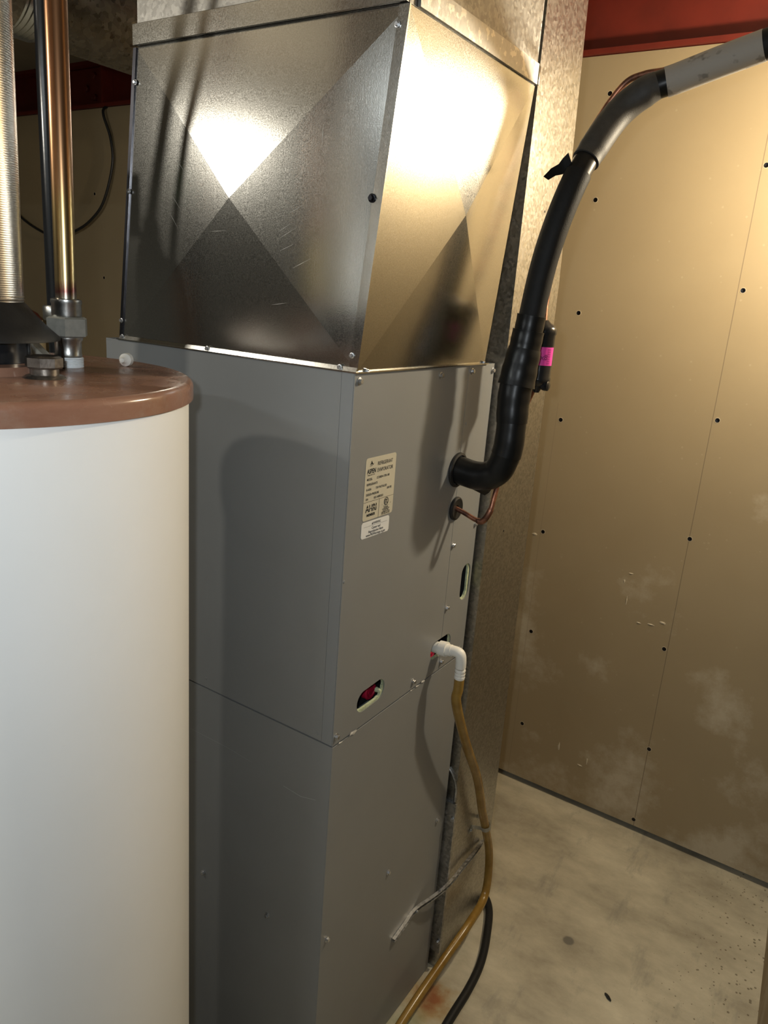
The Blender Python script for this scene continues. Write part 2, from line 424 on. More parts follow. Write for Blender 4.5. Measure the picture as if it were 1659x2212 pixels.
def ring2d(bm, cx, cy, r0, r1, n=32):
    a = [bm.verts.new((cx+r0*math.cos(2*PI*i/n), cy+r0*math.sin(2*PI*i/n), 0)) for i in range(n)]
    b = [bm.verts.new((cx+r1*math.cos(2*PI*i/n), cy+r1*math.sin(2*PI*i/n), 0)) for i in range(n)]
    for i in range(n): bm.faces.new((a[i], a[(i+1) % n], b[(i+1) % n], b[i]))
def rect2d(bm, x0, x1, y0, y1):
    bm.faces.new([bm.verts.new(p) for p in ((x0, y0, 0), (x1, y0, 0), (x1, y1, 0), (x0, y1, 0))])

# shared meshes ----------------------------------------------------
def mesh_from(bm, name, mat, smooth=30):
    bmesh.ops.recalc_face_normals(bm, faces=bm.faces)
    me = bpy.data.meshes.new(name); bm.to_mesh(me); bm.free(); finish(me, smooth); me.materials.append(M[mat]); return me
def hex_screw(r, name, mat):
    bm = lathe([(r*1.35, 0), (r*1.35, r*0.25), (r*1.05, r*0.35)], (0, 0, 0), 16)
    lathe([(r*0.95, r*0.3), (r*0.95, r*1.05), (r*0.8, r*1.2)], (0, 0, 0), 6, bm)
    return mesh_from(bm, name, mat)
SCREW = hex_screw(0.0042, 'hex_screw', 'screw')
SCREW_S = hex_screw(0.0030, 'small_hex_screw', 'screw')
SCREW_D = hex_screw(0.0042, 'dark_hex_screw', 'dark_screw')
RIVET = mesh_from(lathe([(0.0028, 0), (0.0024, 0.0008), (0.001, 0.0012)], (0, 0, 0), 12), 'rivet', 'grey_paint')

# ------------------------------------------------------------------ room shell
CEIL = 2.36; WY = 1.272
struct('floor', B(-3.4, 2.4, -3.0, 1.40, -0.05, 0.0), 'floor')
struct('ceiling', B(-3.4, 2.4, -3.0, 1.40, CEIL, CEIL+0.05), 'ceiling_paint')
wall = struct('wall_back', B(-3.4, 0.70, WY, WY+0.0127, 0.021, 2.187), 'drywall')
struct('trim_1', B(-3.4, 0.70, WY+0.045, WY+0.08, 0.0, 0.06), 'black_gap')      # sole plate, coloured black to paint in the shade of the gap
struct('wall_left', B(-3.45, -3.4, -3.0, 1.40, 0, CEIL), 'foundation')
struct('wall_front', B(-3.4, 2.4, -3.05, -3.0, 0, CEIL), 'foundation')
struct('wall_outer', B(2.4, 2.45, -3.0, 1.40, 0, CEIL), 'foundation')
bm = bmesh.new()
hexa(bm, [(0.655, WY-0.001, 0), (0.76, WY-0.001, 0), (0.76, 0.25, 0), (0.716, 0.25, 0)], [(0.655, WY-0.001, CEIL), (0.76, WY-0.001, CEIL), (0.76, 0.25, CEIL), (0.716, 0.25, CEIL)])
struct('wall_right', bm, 'drywall')

# drywall screws: dimple with a raised paper rim and a dark sunken head
def drywall_screws():
    bmr = lathe([(0.0080, -0.0003), (0.0072, 0.0007), (0.0060, 0.0005), (0.0052, -0.0004)], (0, 0, 0), 18, cap=False)
    rim = mesh_from(bmr, 'paper_rim', 'paper_rim')
    head = mesh_from(lathe([(0.0060, -0.0005), (0.0058, 0.0006), (0.0020, 0.0004), (0.0012, 0.0001)], (0, 0, 0), 18), 'drywall_screw', 'dark_screw')
    for x, z in ((-0.144, 2.096), (-0.143, 1.836), (-0.146, 1.538), (-0.155, 1.232), (-0.162, 0.883), (-0.156, 0.549), (-0.143, 0.219),
                 (0.267, 1.913), (0.270, 1.623), (0.270, 1.294), (0.259, 0.962), (0.248, 0.623), (0.260, 0.295), (0.255, 0.042),
                 (-2.255, 1.531), (-2.30, 1.865)):
        h = inst('screw', head, (x, WY, z), (0, -1, 0), wall)
        r = bpy.data.objects.new('paper_rim', rim); link(r, h)
drywall_screws()
# torn paper and plaster crumbs stuck to the board
bm = bmesh.new()
for x, z, w_, h_ in ((0.232, 0.700, 0.02, 0.010), (0.20, 0.685, 0.02, 0.006), (0.165, 0.680, 0.014, 0.005), (0.105, 0.795, 0.007, 0.012), (0.12, 0.74, 0.004, 0.03),
                     (0.120, 0.822, 0.018, 0.004), (0.085, 0.175, 0.006, 0.035), (0.065, 0.152, 0.022, 0.006), (-0.01, 0.19, 0.008, 0.03), (-0.187, 0.87, 0.02, 0.008)):
    ps = [(x+w_*0.5*math.cos(a)*random.uniform(.6, 1.2), WY-0.0006, z+h_*0.5*math.sin(a)*random.uniform(.6, 1.2)) for a in [k*PI/4 for k in range(8)]]
    vs = [bm.verts.new(p) for p in ps]; c = bm.verts.new((x, WY-0.0022, z))
    for k in range(8): bm.faces.new((vs[k], vs[(k+1) % 8], c))
o = obj('plaster_crumb', bm, 'plaster', wall); o['kind'] = 'stuff'

# steel beam above the drywall
t = thing('steel_beam', 'red painted steel I-beam running along the top of the drywall', 'beam', (-1.3, 1.262, 2.189))
obj('bottom_flange', B(-3.4, 0.70, 1.262, 1.385, 2.189, 2.202), 'red_paint', t)
obj('web', B(-3.4, 0.70, 1.318, 1.328, 2.2025, 2.3465), 'red_paint', t)
obj('top_flange', B(-3.4, 0.70, 1.262, 1.385, 2.347, 2.3595), 'red_paint', t)
sp_ = obj('splice_plate', B(-2.62, -2.245, 1.300, 1.3175, 2.206, 2.344), 'red_paint', t)
nutm = mesh_from(lathe([(0.013, 0), (0.013, 0.011), (0.010, 0.013)], (0, 0, 0), 6), 'beam_bolt', 'red_paint')
for x, z in ((-2.31, 2.315), (-2.36, 2.27), (-2.31, 2.235), (-2.50, 2.30), (-2.50, 2.24)): inst('bolt', nutm, (x, 1.3, z), (0, -1, 0), sp_)
obj('stiffener', B(-2.232, -2.224, 1.266, 1.3175, 2.2025, 2.3465), 'red_paint', t)

# ------------------------------------------------------------------ lower furnace cabinet
Z1 = 0.842; Z2 = 1.440; D = 0.548; W = 0.447
t = thing('furnace_cabinet', 'grey painted lower furnace cabinet standing on the concrete floor', 'furnace', (-D/2, W/2, 0))
obj('side_panel', B(-D, -0.0015, 0.0, 0.002, 0.004, Z1-0.0015), 'grey_paint', t)
obj('front_panel', B(-0.0015, 0.0, 0.0, W, 0.004, Z1-0.0015, bev=0.0004), 'grey_paint', t)
bm = B(-D, -0.002, W-0.002, W, 0.004, Z1-0.0015); box(bm, -D, -D+0.002, 0.002, W-0.002, 0.004, Z1-0.0015); box(bm, -D+0.002, -0.002, 0.002, W-0.002, Z1-0.006, Z1-0.003)
obj('casing', bm, 'grey_edge', t)
obj('base_rail', B(-D+0.004, -0.004, 0.004, W-0.004, 0.0, 0.0038), 'black_gap', t)
for y, z in ((0.216, 0.446), (0.018, 0.441), (0.412, 0.447)): inst('screw', SCREW, (0.0, y, z), (1, 0, 0), t, y*9)
for x, z in ((-0.292, 0.435), (-0.125, 0.432)): inst('screw', SCREW, (x, 0.0, z), (0, -1, 0), t, x*7)
for run in (((-0.099, 0.724, .0010), (-0.06, 0.721, .0012), (-0.028, 0.729, .0008)), ((-0.33, 0.742, .0006), (-0.235, 0.742, .0006), (-0.17, 0.738, .0003))):
    bm = bmesh.new(); prev = None
    for x, z, h in run:
        c = (bm.verts.new((x, -0.00025, z-h/2)), bm.verts.new((x, -0.00025, z+h/2)))
        if prev: bm.faces.new((prev[0], c[0], c[1], prev[1]))
        prev = c
    obj('scratch', bm, 'scratch', t, label='pale scratch in the grey paint')
# peeled tape along the joint of the two cabinets
for y, z, w_, h_ in ((0.055, 0.843, 0.022, 0.007), (0.262, 0.842, 0.012, 0.004), (0.283, 0.843, 0.014, 0.005), (0.24, 0.842, 0.006, 0.003), (0.02, 0.842, 0.012, 0.003)):
    bm = bmesh.new(); n = 9; vs = [bm.verts.new((0.0006+0.0012*abs(math.sin(k*2.1)), y+w_*0.5*math.cos(2*PI*k/n), z+h_*0.5*math.sin(2*PI*k/n)*(1+.3*math.sin(3*k)))) for k in range(n)]
    c = bm.verts.new((0.002, y, z))
    for k in range(n): bm.faces.new((vs[k], vs[(k+1) % n], c))
    obj('tape_remnant', bm, 'tape_bit', t, label='torn bit of pale tape')

# ------------------------------------------------------------------ coil cabinet
t = thing('coil_cabinet', 'grey evaporator coil cabinet with data label and oval knockouts on the lower furnace cabinet', 'furnace', (-D/2, W/2, Z1))
zb = Z1+0.0015
obj('side_panel', B(-0.5295, -0.0235, 0.0, 0.0016, zb, Z2), 'grey_paint', t)
obj('corner_post', B(-0.0228, -0.0018, -0.0003, 0.0016, zb, Z2), 'grey_edge', t)
obj('rear_corner_post', B(-D, -0.5300, 0.003, 0.0046, zb, Z2), 'grey_edge', t)
SEAM = 0.3445
def X0(u, v, w_): return (-w_, u, v)
ov3 = stadium(0.1035, 0.891, 0.0415, 0.0195, tilt=0.04)
ov1 = stadium(0.422, 1.008, 0.0185, 0.0385)
ov2 = (0.3445, 0.893, 0.040, 0.0190)
def half_notch(side, grow=0.0):
    hx, hy = ov2[2]+grow, ov2[3]+grow; s = stadium(ov2[0], ov2[1], hx, hy)
    pts = [p for p in s if (p[0] < SEAM-0.0008 if side < 0 else p[0] > SEAM+0.0008)]
    pts.sort(key=lambda p: math.atan2(p[1]-ov2[1], (p[0]-ov2[0])*side)); return pts    # from bottom to top
n1 = half_notch(-1); n2 = half_notch(1)
L = SEAM-0.0007; Rr = SEAM+0.0007
out1 = [(0.0, zb), (L, zb), (L, n1[0][1])]+n1+[(L, n1[-1][1]), (L, Z2), (0.0, Z2)]
out2 = [(Rr, zb), (W, zb), (W, Z2), (Rr, Z2), (Rr, n2[-1][1])]+n2[::-1]+[(Rr, n2[0][1])]
obj('front_panel', plate(out1, [ov3], X0, 0.0015), 'grey_paint', t)
obj('narrow_panel', plate(out2, [ov1], X0, 0.0015), 'grey_paint', t)
# foil faced insulation showing at the rims of the knockouts
def rimring(cx, cy, hx, hy, dx, dy, wob):
    a = stadium(cx, cy, hx+0.010, hy+0.006, 6); b = stadium(cx+dx, cy+dy, hx-0.0005, hy-0.0008, 6, wob=wob)
    return plate(a, [b], lambda u, v, w_: (-0.0022-w_*1.0, u, v), 0.004)
obj('insulation', rimring(0.1035, 0.891, 0.0415, 0.0195, -0.003, 0.0030, 0.08), 'insulation', t, label='pale green insulation at the rim of the oval knockout')
obj('insulation', rimring(0.4215, 1.008, 0.0165, 0.0375, -0.004, 0.001, 0.04), 'insulation', t)
obj('insulation', rimring(0.3445, 0.893, 0.040, 0.0190, -0.002, 0.002, 0.05), 'insulation', t)
for y, z, r in ((0.137, 0.884, 0.0050), (0.0655, 0.897, 0.0045)):
    obj('insulation_tuft', lathe([(r, -0.006), (r*0.8, 0.002), (r*0.35, 0.004)], (-0.006, y, z), 12, axis='X'), 'insulation', t, 40)
# dark drain pan with its red plugs inside
pan = obj('drain_pan', B(-0.09, -0.034, 0.02, 0.43, 0.850, 0.95), 'black_gap', t)
for y, z in ((0.138, 0.876), (0.350, 0.869)):
    bm = lathe([(0.0165, -0.034), (0.0165, -0.024), (0.0145, -0.022), (0.0115, -0.022), (0.0105, -0.026), (0.009, -0.026), (0.009, -0.023), (0.003, -0.0225)], (0, y, z), 24, axis='X')
    box(bm, -0.0255, -0.0215, y-0.0085, y+0.0085, z-0.0016, z+0.0016)
    obj('drain_plug', bm, 'red_plug', pan, 40, label='red plastic drain plug')
bm = B(-D, -0.004, W-0.002, W, zb, Z2); box(bm, -D, -D+0.002, 0.005, W-0.002, zb, Z2)
box(bm, -D+0.002, -0.002, 0.0022, W-0.002, Z2-0.003, Z2-0.0012); box(bm, -D+0.002, -0.1, 0.002, W-0.002, zb, zb+0.002)
obj('casing', bm, 'grey_edge', t)
obj('side_shade_plate', B(-0.098, -0.003, W-0.007, W-0.003, zb+0.004, Z2-0.006), 'black_gap', t)  # black plate added to make the inside behind the knockout look shaded
obj('shade_block', B(-D+0.01, -0.10, 0.006, W-0.006, zb+0.004, Z2-0.006), 'black_gap', t)  # black block standing in for the shade deep inside the cabinet
for k, (y, z) in enumerate(((0.011, 1.429), (0.244, 1.427), (0.357, 1.429), (0.4405, 1.427), (0.008, 0.858), (0.246, 0.858), (0.352, 0.858), (0.431, 0.857), (0.352, 1.102), (0.353, 0.973), (0.4395, 1.126))):
    inst('screw', SCREW, (0.0, y, z), (1, 0, 0), t, k*0.7)
inst('rivet', RIVET, (0.0, 0.004, 1.128), (1, 0, 0), t)
inst('rivet', RIVET, (0.0, 0.355, 1.335), (1, 0, 0), t)
for x, z in ((-0.289, 0.862), (-0.033, 0.854)): inst('rivet', RIVET, (x, 0.0, z), (0, -1, 0), t)
# rubber grommets
for y, z, r, ri in ((0.3365, 1.252, 0.0325, 0.0275), (0.3445, 1.177, 0.0225, 0.0068)):
    bm = lathe([(ri, 0.0002), (r*0.97, 0.0002), (r, 0.002), (r*0.97, 0.005), (r*0.85, 0.0065), (max(ri+0.001, r*0.6), 0.005), (ri, 0.0045), (ri, 0.0002)], (0, y, z), 40, axis='X', cap=False)
    obj('grommet', bm, 'black_rubber', t, 40, label='black rubber grommet')
# data label
def on_face(bm, mat, name, parent, y0, z0, off, w_, h_, skew):
    """place a uv drawing on the x = 0 face with its lower left corner at (y0, z0)"""
    for v in bm.verts:
        u, vv = v.co.x, v.co.y
        v.co = Vector((off+v.co.z, y0+u, z0+vv+skew*u))
    return obj(name, bm, mat, parent, normals=False)
lw, lh = 0.083, 0.0985
lab = on_face(plate(stadium(lw/2, lh/2, lw/2, lh/2) if False else [(0.004, 0), (lw-0.004, 0), (lw-0.0012, 0.0012), (lw, 0.004), (lw, lh-0.004), (lw-0.0012, lh-0.0012), (lw-0.004, lh), (0.004, lh), (0.0012, lh-0.0012), (0, lh-0.004), (0, 0.004), (0.0012, 0.0012)],
              [], lambda u, v, w_: (u, v, -w_), 0.0003), 'label_cream', 'data_label', t, 0.041, 1.2145, 0.0005, lw, lh, -0.004)
lab['label'] = 'cream rectangular data label with black lettering'
S = []
S += [('ASPEN', 0.0100, 0.0160, 0.0745, 'CENTER', 0.00028, 0.80), ('REFRIGERANT', 0.0085, 0.0315, 0.0845, 'LEFT', 0.00004, 0.78), ('EVAPORATOR', 0.0085, 0.0315, 0.0740, 'LEFT', 0.00004, 0.80),
      ('Evaporator Coil', 0.0030, 0.0155, 0.0712, 'CENTER', 0.00006, 1.0)]
for s, u, v in (('MODEL', 0.005, 0.0635), ('CC36B34-175R-108', 0.031, 0.0635), ('REFRIGERANTS', 0.005, 0.0555), ('R-410A', 0.005, 0.0475), ('TXV INSTALLED', 0.030, 0.0475),
                ('DESIGN PRESSURE', 0.005, 0.0395), ('500 PSI', 0.062, 0.0425), ('S/N', 0.005, 0.0325), ('1021-40892351', 0.026, 0.0325)):
    S.append((s, 0.0050, u, v, 'LEFT', 0.0001, 0.86))
S += [('AHRI', 0.0155, 0.0215, 0.0135, 'CENTER', 0.0004, 0.86), ('MEMBER', 0.0058, 0.0215, 0.0062, 'CENTER', 0.00022, 1.05)]
S += [('ETL', 0.0090, 0.0630, 0.0190, 'CENTER', 0.0003, 0.62), ('Intertek', 0.0042, 0.063, 0.0118, 'CENTER', 0.00008, 0.9)]
for k, s in enumerate(('CONFORMS TO', 'UL STD 1995', 'CERTIFIED TO CSA', 'STD C22.2 NO.236')): S.append((s, 0.0030, 0.063, 0.0091-k*0.0025, 'CENTER', 0.0001, 0.95))
S += [('c', 0.0035, 0.0515, 0.0175, 'CENTER', 0, 1), ('us', 0.0035, 0.0750, 0.0175, 'CENTER', 0, 1)]
bm = text_mesh(S)
rect2d(bm, 0.0, lw, 0.0295, 0.0300); rect2d(bm, 0.0425, 0.0431, 0.0, 0.0295); rect2d(bm, 0.054, 0.072, 0.01535, 0.01565)
ring2d(bm, 0.063, 0.0222, 0.0060, 0.0066); ring2d(bm, 0.063, 0.0222, 0.0050, 0.0056)
# little mountain and tree emblem over the maker's name
for pts in (((0.0105, 0.0875), (0.0155, 0.0925), (0.0205, 0.0870), (0.0165, 0.0885)), ((0.0085, 0.0855), (0.0150, 0.0868), (0.0245, 0.0905), (0.0150, 0.0858)), ((0.0135, 0.0905), (0.0150, 0.0945), (0.0165, 0.0905))):
    bm.faces.new([bm.verts.new((u, v, 0)) for u, v in pts])
# the two white slots through the bold initials
on_face(bm, 'ink', 'lettering', lab, 0.041, 1.2145, 0.0008, lw, lh, -0.004)
bm = bmesh.new(); rect2d(bm, 0.002, 0.041, 0.0190, 0.0198); on_face(bm, 'label_cream', 'letter_slot', lab, 0.041, 1.2145, 0.0010, lw, lh, -0.004)
ww, wh = 0.077, 0.0265
lab2 = on_face(plate([(0.003, 0), (ww-0.003, 0), (ww, 0.003), (ww, wh-0.003), (ww-0.003, wh), (0.003, wh), (0, wh-0.003), (0, 0.003)], [], lambda u, v, w_: (u, v, -w_), 0.0003), 'label_white', 'warning_label', t, 0.0400, 1.1860, 0.0005, ww, wh, -0.02)
lab2['label'] = 'small white warning label under the data label'
bm = text_mesh([('WARNING', 0.0055, 0.0415, 0.0200, 'CENTER', 0.00005, 0.8), ('Cancer and', 0.0060, 0.0400, 0.0125, 'CENTER', 0.00008, 0.85), ('Reproductive Harm', 0.0060, 0.0400, 0.0070, 'CENTER', 0.00008, 0.85), ('www.P65Warnings.ca.gov', 0.0060, 0.0400, 0.0018, 'CENTER', 0.00008, 0.85)])
rect2d(bm, 0.006, 0.071, 0.0182, 0.0185)
for a, b_, c in (((0.0275, 0.0198), (0.0305, 0.0198), (0.029, 0.0240)),): bm.faces.new([bm.verts.new((u, v, 0)) for u, v in (a, b_, c)])
on_face(bm, 'ink', 'lettering', lab2, 0.0400, 1.1860, 0.0008, ww, wh, -0.02)

# ------------------------------------------------------------------ supply plenum with cross broken faces
PB, PT = Z2+0.0015, 1.886
t = thing('supply_plenum', 'shiny galvanised sheet metal plenum with cross creased faces on the coil cabinet', 'duct', (-0.25, 0.2, PB))
LB = [Vector((-0.505, 0.004, PB)), Vector((0.000, 0.004, PB)), Vector((0.0445, 0.004, PT)), Vector((-0.4535, 0.004, PT))]
RB = [Vector((0.000, 0.004, PB)), Vector((0.000, 0.404, PB)), Vector((0.0485, 0.378, PT)), Vector((0.0445, 0.004, PT))]
def cross_panel(q, c, thick):
    bm = bmesh.new(); n = (q[1]-q[0]).cross(q[3]-q[0]).normalized()
    f = [bm.verts.new(p) for p in q]; cc = bm.verts.new(c); g = [bm.verts.new(p-n*thick) for p in q]
    for i in range(4):
        bm.faces.new((f[i], f[(i+1) % 4], cc)); bm.faces.new((f[i], g[i], g[(i+1) % 4], f[(i+1) % 4]))
    bm.faces.new(g[::-1]); return bm
obj('left_face', cross_panel(LB, Vector((-0.240, 0.004-0.0125, 1.668)), 0.0015), 'bright_galv', t)
obj('right_face', cross_panel(RB, Vector((0.0262+0.0100, 0.211, 1.672)), 0.0015), 'bright_galv', t)
# fine scratches on the left face, lying on its creased facets
LC = Vector((-0.240, 0.004-0.0125, 1.668))
def facet_y(x, z):
    for i in range(4):
        a, b_, c = LB[i], LB[(i+1) % 4], LC
        d = (b_.x-a.x)*(c.z-a.z)-(c.x-a.x)*(b_.z-a.z)
        u = ((x-a.x)*(c.z-a.z)-(c.x-a.x)*(z-a.z))/d; v = ((b_.x-a.x)*(z-a.z)-(x-a.x)*(b_.z-a.z))/d
        if u >= 0 and v >= 0 and u+v <= 1: return a.y+u*(b_.y-a.y)+v*(c.y-a.y)
    return 0.0
for x0, z0, x1, z1 in [(-0.355, 1.721, -0.339, 1.705), (-0.372, 1.676, -0.347, 1.65), (-0.376, 1.649, -0.353, 1.622), (-0.308, 1.719, -0.285, 1.701), (-0.129, 1.647, -0.102, 1.66), (-0.146, 1.623, -0.124, 1.635), (-0.147, 1.613, -0.113, 1.63), (-0.144, 1.597, -0.117, 1.608), (-0.119, 1.575, -0.086, 1.59), (-0.076, 1.756, -0.076, 1.731), (-0.282, 1.621, -0.244, 1.623), (-0.159, 1.522, -0.127, 1.527)]:
    n = Vector((-(z1-z0), 0, x1-x0)).normalized()*0.0003; bm = bmesh.new(); P0 = Vector((x0, facet_y(x0, z0)-0.0002, z0)); P1 = Vector((x1, facet_y(x1, z1)-0.0002, z1)); pm = P0.lerp(P1, 0.4)
    vs = [bm.verts.new(q) for q in (P0, pm-n, P1, pm+n)]; bm.faces.new(vs)
    obj('scratch', bm, 'tape_bit', t)
bm = bmesh.new()
hexa(bm, [(-0.505, 0.402, PB), (0, 0.402, PB), (0, 0.404, PB), (-0.505, 0.404, PB)], [(-0.4535, 0.376, PT), (0.0485, 0.376, PT), (0.0485, 0.378, PT), (-0.4535, 0.378, PT)])
hexa(bm, [(-0.505, 0.006, PB), (-0.503, 0.006, PB), (-0.503, 0.402, PB), (-0.505, 0.402, PB)], [(-0.4535, 0.006, PT), (-0.4515, 0.006, PT), (-0.4515, 0.376, PT), (-0.4535, 0.376, PT)])
obj('rear_faces', bm, 'bright_galv', t)
# folded corner seam, left edge seam
bm = bmesh.new()
hexa(bm, [(-0.014, 0.0022, PB), (0.0015, 0.0022, PB), (0.0015, 0.0048, PB), (-0.014, 0.0040, PB)], [(0.0305, 0.0022, PT), (0.046, 0.0022, PT), (0.046, 0.0048, PT), (0.0305, 0.0040, PT)])
obj('corner_seam', bm, 'bright_galv', t)
bm = bmesh.new()
hexa(bm, [(-0.5100, 0.0015, PB), (-0.5035, 0.0015, PB), (-0.5035, 0.006, PB), (-0.5100, 0.006, PB)], [(-0.4590, 0.0015, PT), (-0.4520, 0.0015, PT), (-0.4520, 0.006, PT), (-0.4590, 0.006, PT)])
obj('edge_seam', bm, 'dark_seam', t)
bm = bmesh.new(); box(bm, -0.512, 0.004, -0.003, 0.0036, PB-0.0012, PB+0.0006); box(bm, 0.0, 0.0045, 0.0040, 0.414, PB-0.0012, PB+0.0006)
hexa(bm, [(-0.508, -0.0006, PB+0.0006), (0.0015, -0.0006, PB+0.0006), (0.0015, 0.0036, PB+0.0006), (-0.508, 0.0036, PB+0.0006)], [(-0.508, 0.0016, PB+0.0065), (0.0018, 0.0016, PB+0.0065), (0.0018, 0.0038, PB+0.0065), (-0.508, 0.0038, PB+0.0065)])
obj('bottom_flange', bm, 'bright_galv', t)
ln = Vector((0, -1, 0))
for k, (x, z, me) in enumerate(((0.0300, 1.865, SCREW_S), (0.0085, 1.668, SCREW_D), (-0.0090, 1.464, SCREW_S), (-0.4555, 1.838, SCREW_S), (-0.4760, 1.680, SCREW_S), (-0.5030, 1.473, SCREW_S))):
    inst('screw', me, (x, 0.0018, z), ln, t, k*1.1)
for k, x in enumerate((-0.500, -0.292, -0.028)): inst('screw', SCREW_S, (x, 0.0004, PB+0.0045), ln, t, k*1.1)
for k, y in enumerate((0.025, 0.395)): inst('screw', SCREW_S, (0.0022, y, PB+0.0006), (0.15, 0, 1), t, k)

# upper trunk duct with slip bands
t = thing('duct_riser', 'spangled galvanised duct riser above the plenum, banded by slip cleats', 'duct', (-0.2, 0.19, PT))
bm = bmesh.new(); ZT = CEIL-0.001
hexa(bm, [(-0.4520, 0.0045, PT+0.001), (0.0440, 0.0045, PT+0.001), (0.0475, 0.3775, PT+0.001), (-0.4520, 0.3775, PT+0.001)], [(-0.4480, 0.0045, ZT), (0.0440, 0.0045, ZT), (0.0475, 0.3775, ZT), (-0.4480, 0.3775, ZT)])
obj('casing', bm, 'riser_galv', t)
obj('slip_cleat', B(-0.4555, 0.0435, -0.0025, 0.0040, PT+0.0015, PT+0.031, bev=0.0008), 'bright_galv', t)
bm = bmesh.new()
hexa(bm, [(0.0447, 0.021, PT+0.0015), (0.0495, 0.021, PT+0.0015), (0.0527, 0.3765, PT+0.0015), (0.0480, 0.3765, PT+0.0015)], [(0.0447, 0.021, PT+0.031), (0.0495, 0.021, PT+0.031), (0.0527, 0.3765, PT+0.031), (0.0480, 0.3765, PT+0.031)])
obj('slip_cleat', bm, 'band_galv', t)
obj('folded_tab', lathe([(0.0035, PT+0.0012), (0.0045, PT+0.003), (0.0045, PT+0.028), (0.003, PT+0.032)], (0.0492, 0.3812, 0), 14), 'bright_galv', t, 40)
obj('drive_cleat', B(0.0425, 0.0460, 0.3785, 0.384, PT+0.034, ZT), 'dull_galv', t)

# ------------------------------------------------------------------ return air duct
t = thing('return_duct', 'tall spangled galvanised return duct between the furnace and the drywall', 'duct', (-0.2, 0.58, 0))
bm = bmesh.new(); lv = [(0.0, 0.705), (0.44, 0.701), (0.90, 0.689), (1.60, 0.680), (2.09, 0.642), (ZT, 0.622)]
rings = []
for z, yr in lv:
    rings.append([bm.verts.new(p) for p in ((-0.52, 0.463, z), (0.015, 0.463, z), (0.015, yr, z), (-0.52, yr, z))])
for a, b_ in zip(rings, rings[1:]):
    for i in range(4): bm.faces.new((a[i], a[(i+1) % 4], b_[(i+1) % 4], b_[i]))
bm.faces.new(rings[0][::-1]); bm.faces.new(rings[-1])
duct = obj('casing', bm, 'old_galv', t)
# transition flange at the foot
bm = bmesh.new(); box(bm, -0.06, 0.0225, 0.4545, 0.4625, 0.055, 0.470); box(bm, 0.0185, 0.0225, 0.4535, 0.4545, 0.055, 0.46)
box(bm, -0.02, -0.004, 0.4495, 0.4540, 0.05, 0.46)
obj('foot_flange', bm, 'dull_galv', t)
arc = [(-0.03+0.045*math.sin(a), 0.4615, 0.50+0.055*math.cos(a)) for a in [k*PI/2/10 for k in range(11)]]+[(0.0150, 0.4615, 0.474)]
obj('bead', tube(arc, 0.004, 10), 'dull_galv', t, 50)
for k, z in enumerate((0.432, 0.239, 0.088)): inst('screw', SCREW, (0.0175 if k else 0.018, 0.4530, z), (0, -1, 0), t, k)
for z, y in ((1.72, 0.56), (1.09, 0.55)): inst('punch_mark', mesh_from(lathe([(0.0024, 0), (0.002, 0.0004)], (0, 0, 0), 10), 'punch_mark', 'dark_screw'), (0.015, y, z), (1, 0, 0), t)

# ------------------------------------------------------------------ suction line in black insulation
t = thing('suction_line', 'thick refrigerant pipe in black foam insulation rising from the coil cabinet', 'pipe', (0.05, 0.335, 1.252))
ctrl = [(0.0032, 0.3365, 1.252), (0.045, 0.336, 1.249), (0.078, 0.337, 1.262), (0.093, 0.338, 1.300), (0.0945, 0.340, 1.345), (0.0915, 0.344, 1.40), (0.0965, 0.355, 1.487), (0.1065, 0.358, 1.594),
        (0.119, 0.362, 1.667), (0.1345, 0.380, 1.742), (0.147, 0.415, 1.800), (0.168, 0.45, 1.856), (0.205, 0.465, 1.890), (0.247, 0.475, 1.9065), (0.306, 0.48, 1.926), (0.369, 0.48, 1.944), (0.46, 0.48, 1.972), (0.58, 0.48, 2.012), (0.688, 0.48, 2.048)]
path = spline(ctrl, 10)
def seg(z0, z1=None, s0=0, s1=None):
    if s1 is None: s1 = len(path)
    return [p for i, p in enumerate(path[s0:s1]) if z0 <= p.z <= z1]
# elbow: spline indices 0..40 (control points 0..4)
e = path[0:38]; obj('elbow_wrap', tube(e, [0.0255+0.0002*math.sin(i*0.9) for i in range(len(e))], 28), 'black_tape', t, 60)
# loose pointed flap of tape under the elbow
bm = bmesh.new()
for dy in (-0.010, 0.012):
    pass
vs = [bm.verts.new(p) for p in ((0.036, 0.350, 1.2255), (0.072, 0.352, 1.236), (0.060, 0.356, 1.217), (0.053, 0.354, 1.211), (0.036, 0.322, 1.2275), (0.066, 0.324, 1.237))]
bm.faces.new((vs[0], vs[3], vs[2], vs[1])); bm.faces.new((vs[0], vs[4], vs[3])); bm.faces.new((vs[4], vs[5], vs[2], vs[3])); bm.faces.new((vs[1], vs[2], vs[5])); bm.faces.new((vs[0], vs[1], vs[5], vs[4]))
obj('tape_flap', bm, 'black_tape', t)
low = [p for i, p in enumerate(path) if 25 <= i <= 80]
def sleeve(z0, z1, r0, r1, mat, lump=0.0008):
    pts = [p for p in low if z0 <= p.z <= z1]
    # resample so that the sleeve really spans z0..z1
    def at(z):
        for a, b_ in zip(low, low[1:]):
            if a.z <= z <= b_.z: return a.lerp(b_, (z-a.z)/(b_.z-a.z))
        return low[-1]
    n = 9; P = [at(z0+(z1-z0)*k/n) for k in range(n+1)]
    R_ = [r0+(r1-r0)*k/n+lump*math.sin(k*1.7+z0*50) for k in range(n+1)]
    return obj('tape_wrap', tube(P, R_, 28), mat, t, 60)
sleeve(1.296, 1.364, 0.0266, 0.0252, 'black_tape', 0.0002)
sleeve(1.352, 1.424, 0.0270, 0.0288, 'black_tape', 0.0004)
sleeve(1.415, 1.478, 0.0318, 0.0278, 'black_tape', 0.0005)
sleeve(1.460, 1.508, 0.0264, 0.0266, 'black_tape', 0.0003)
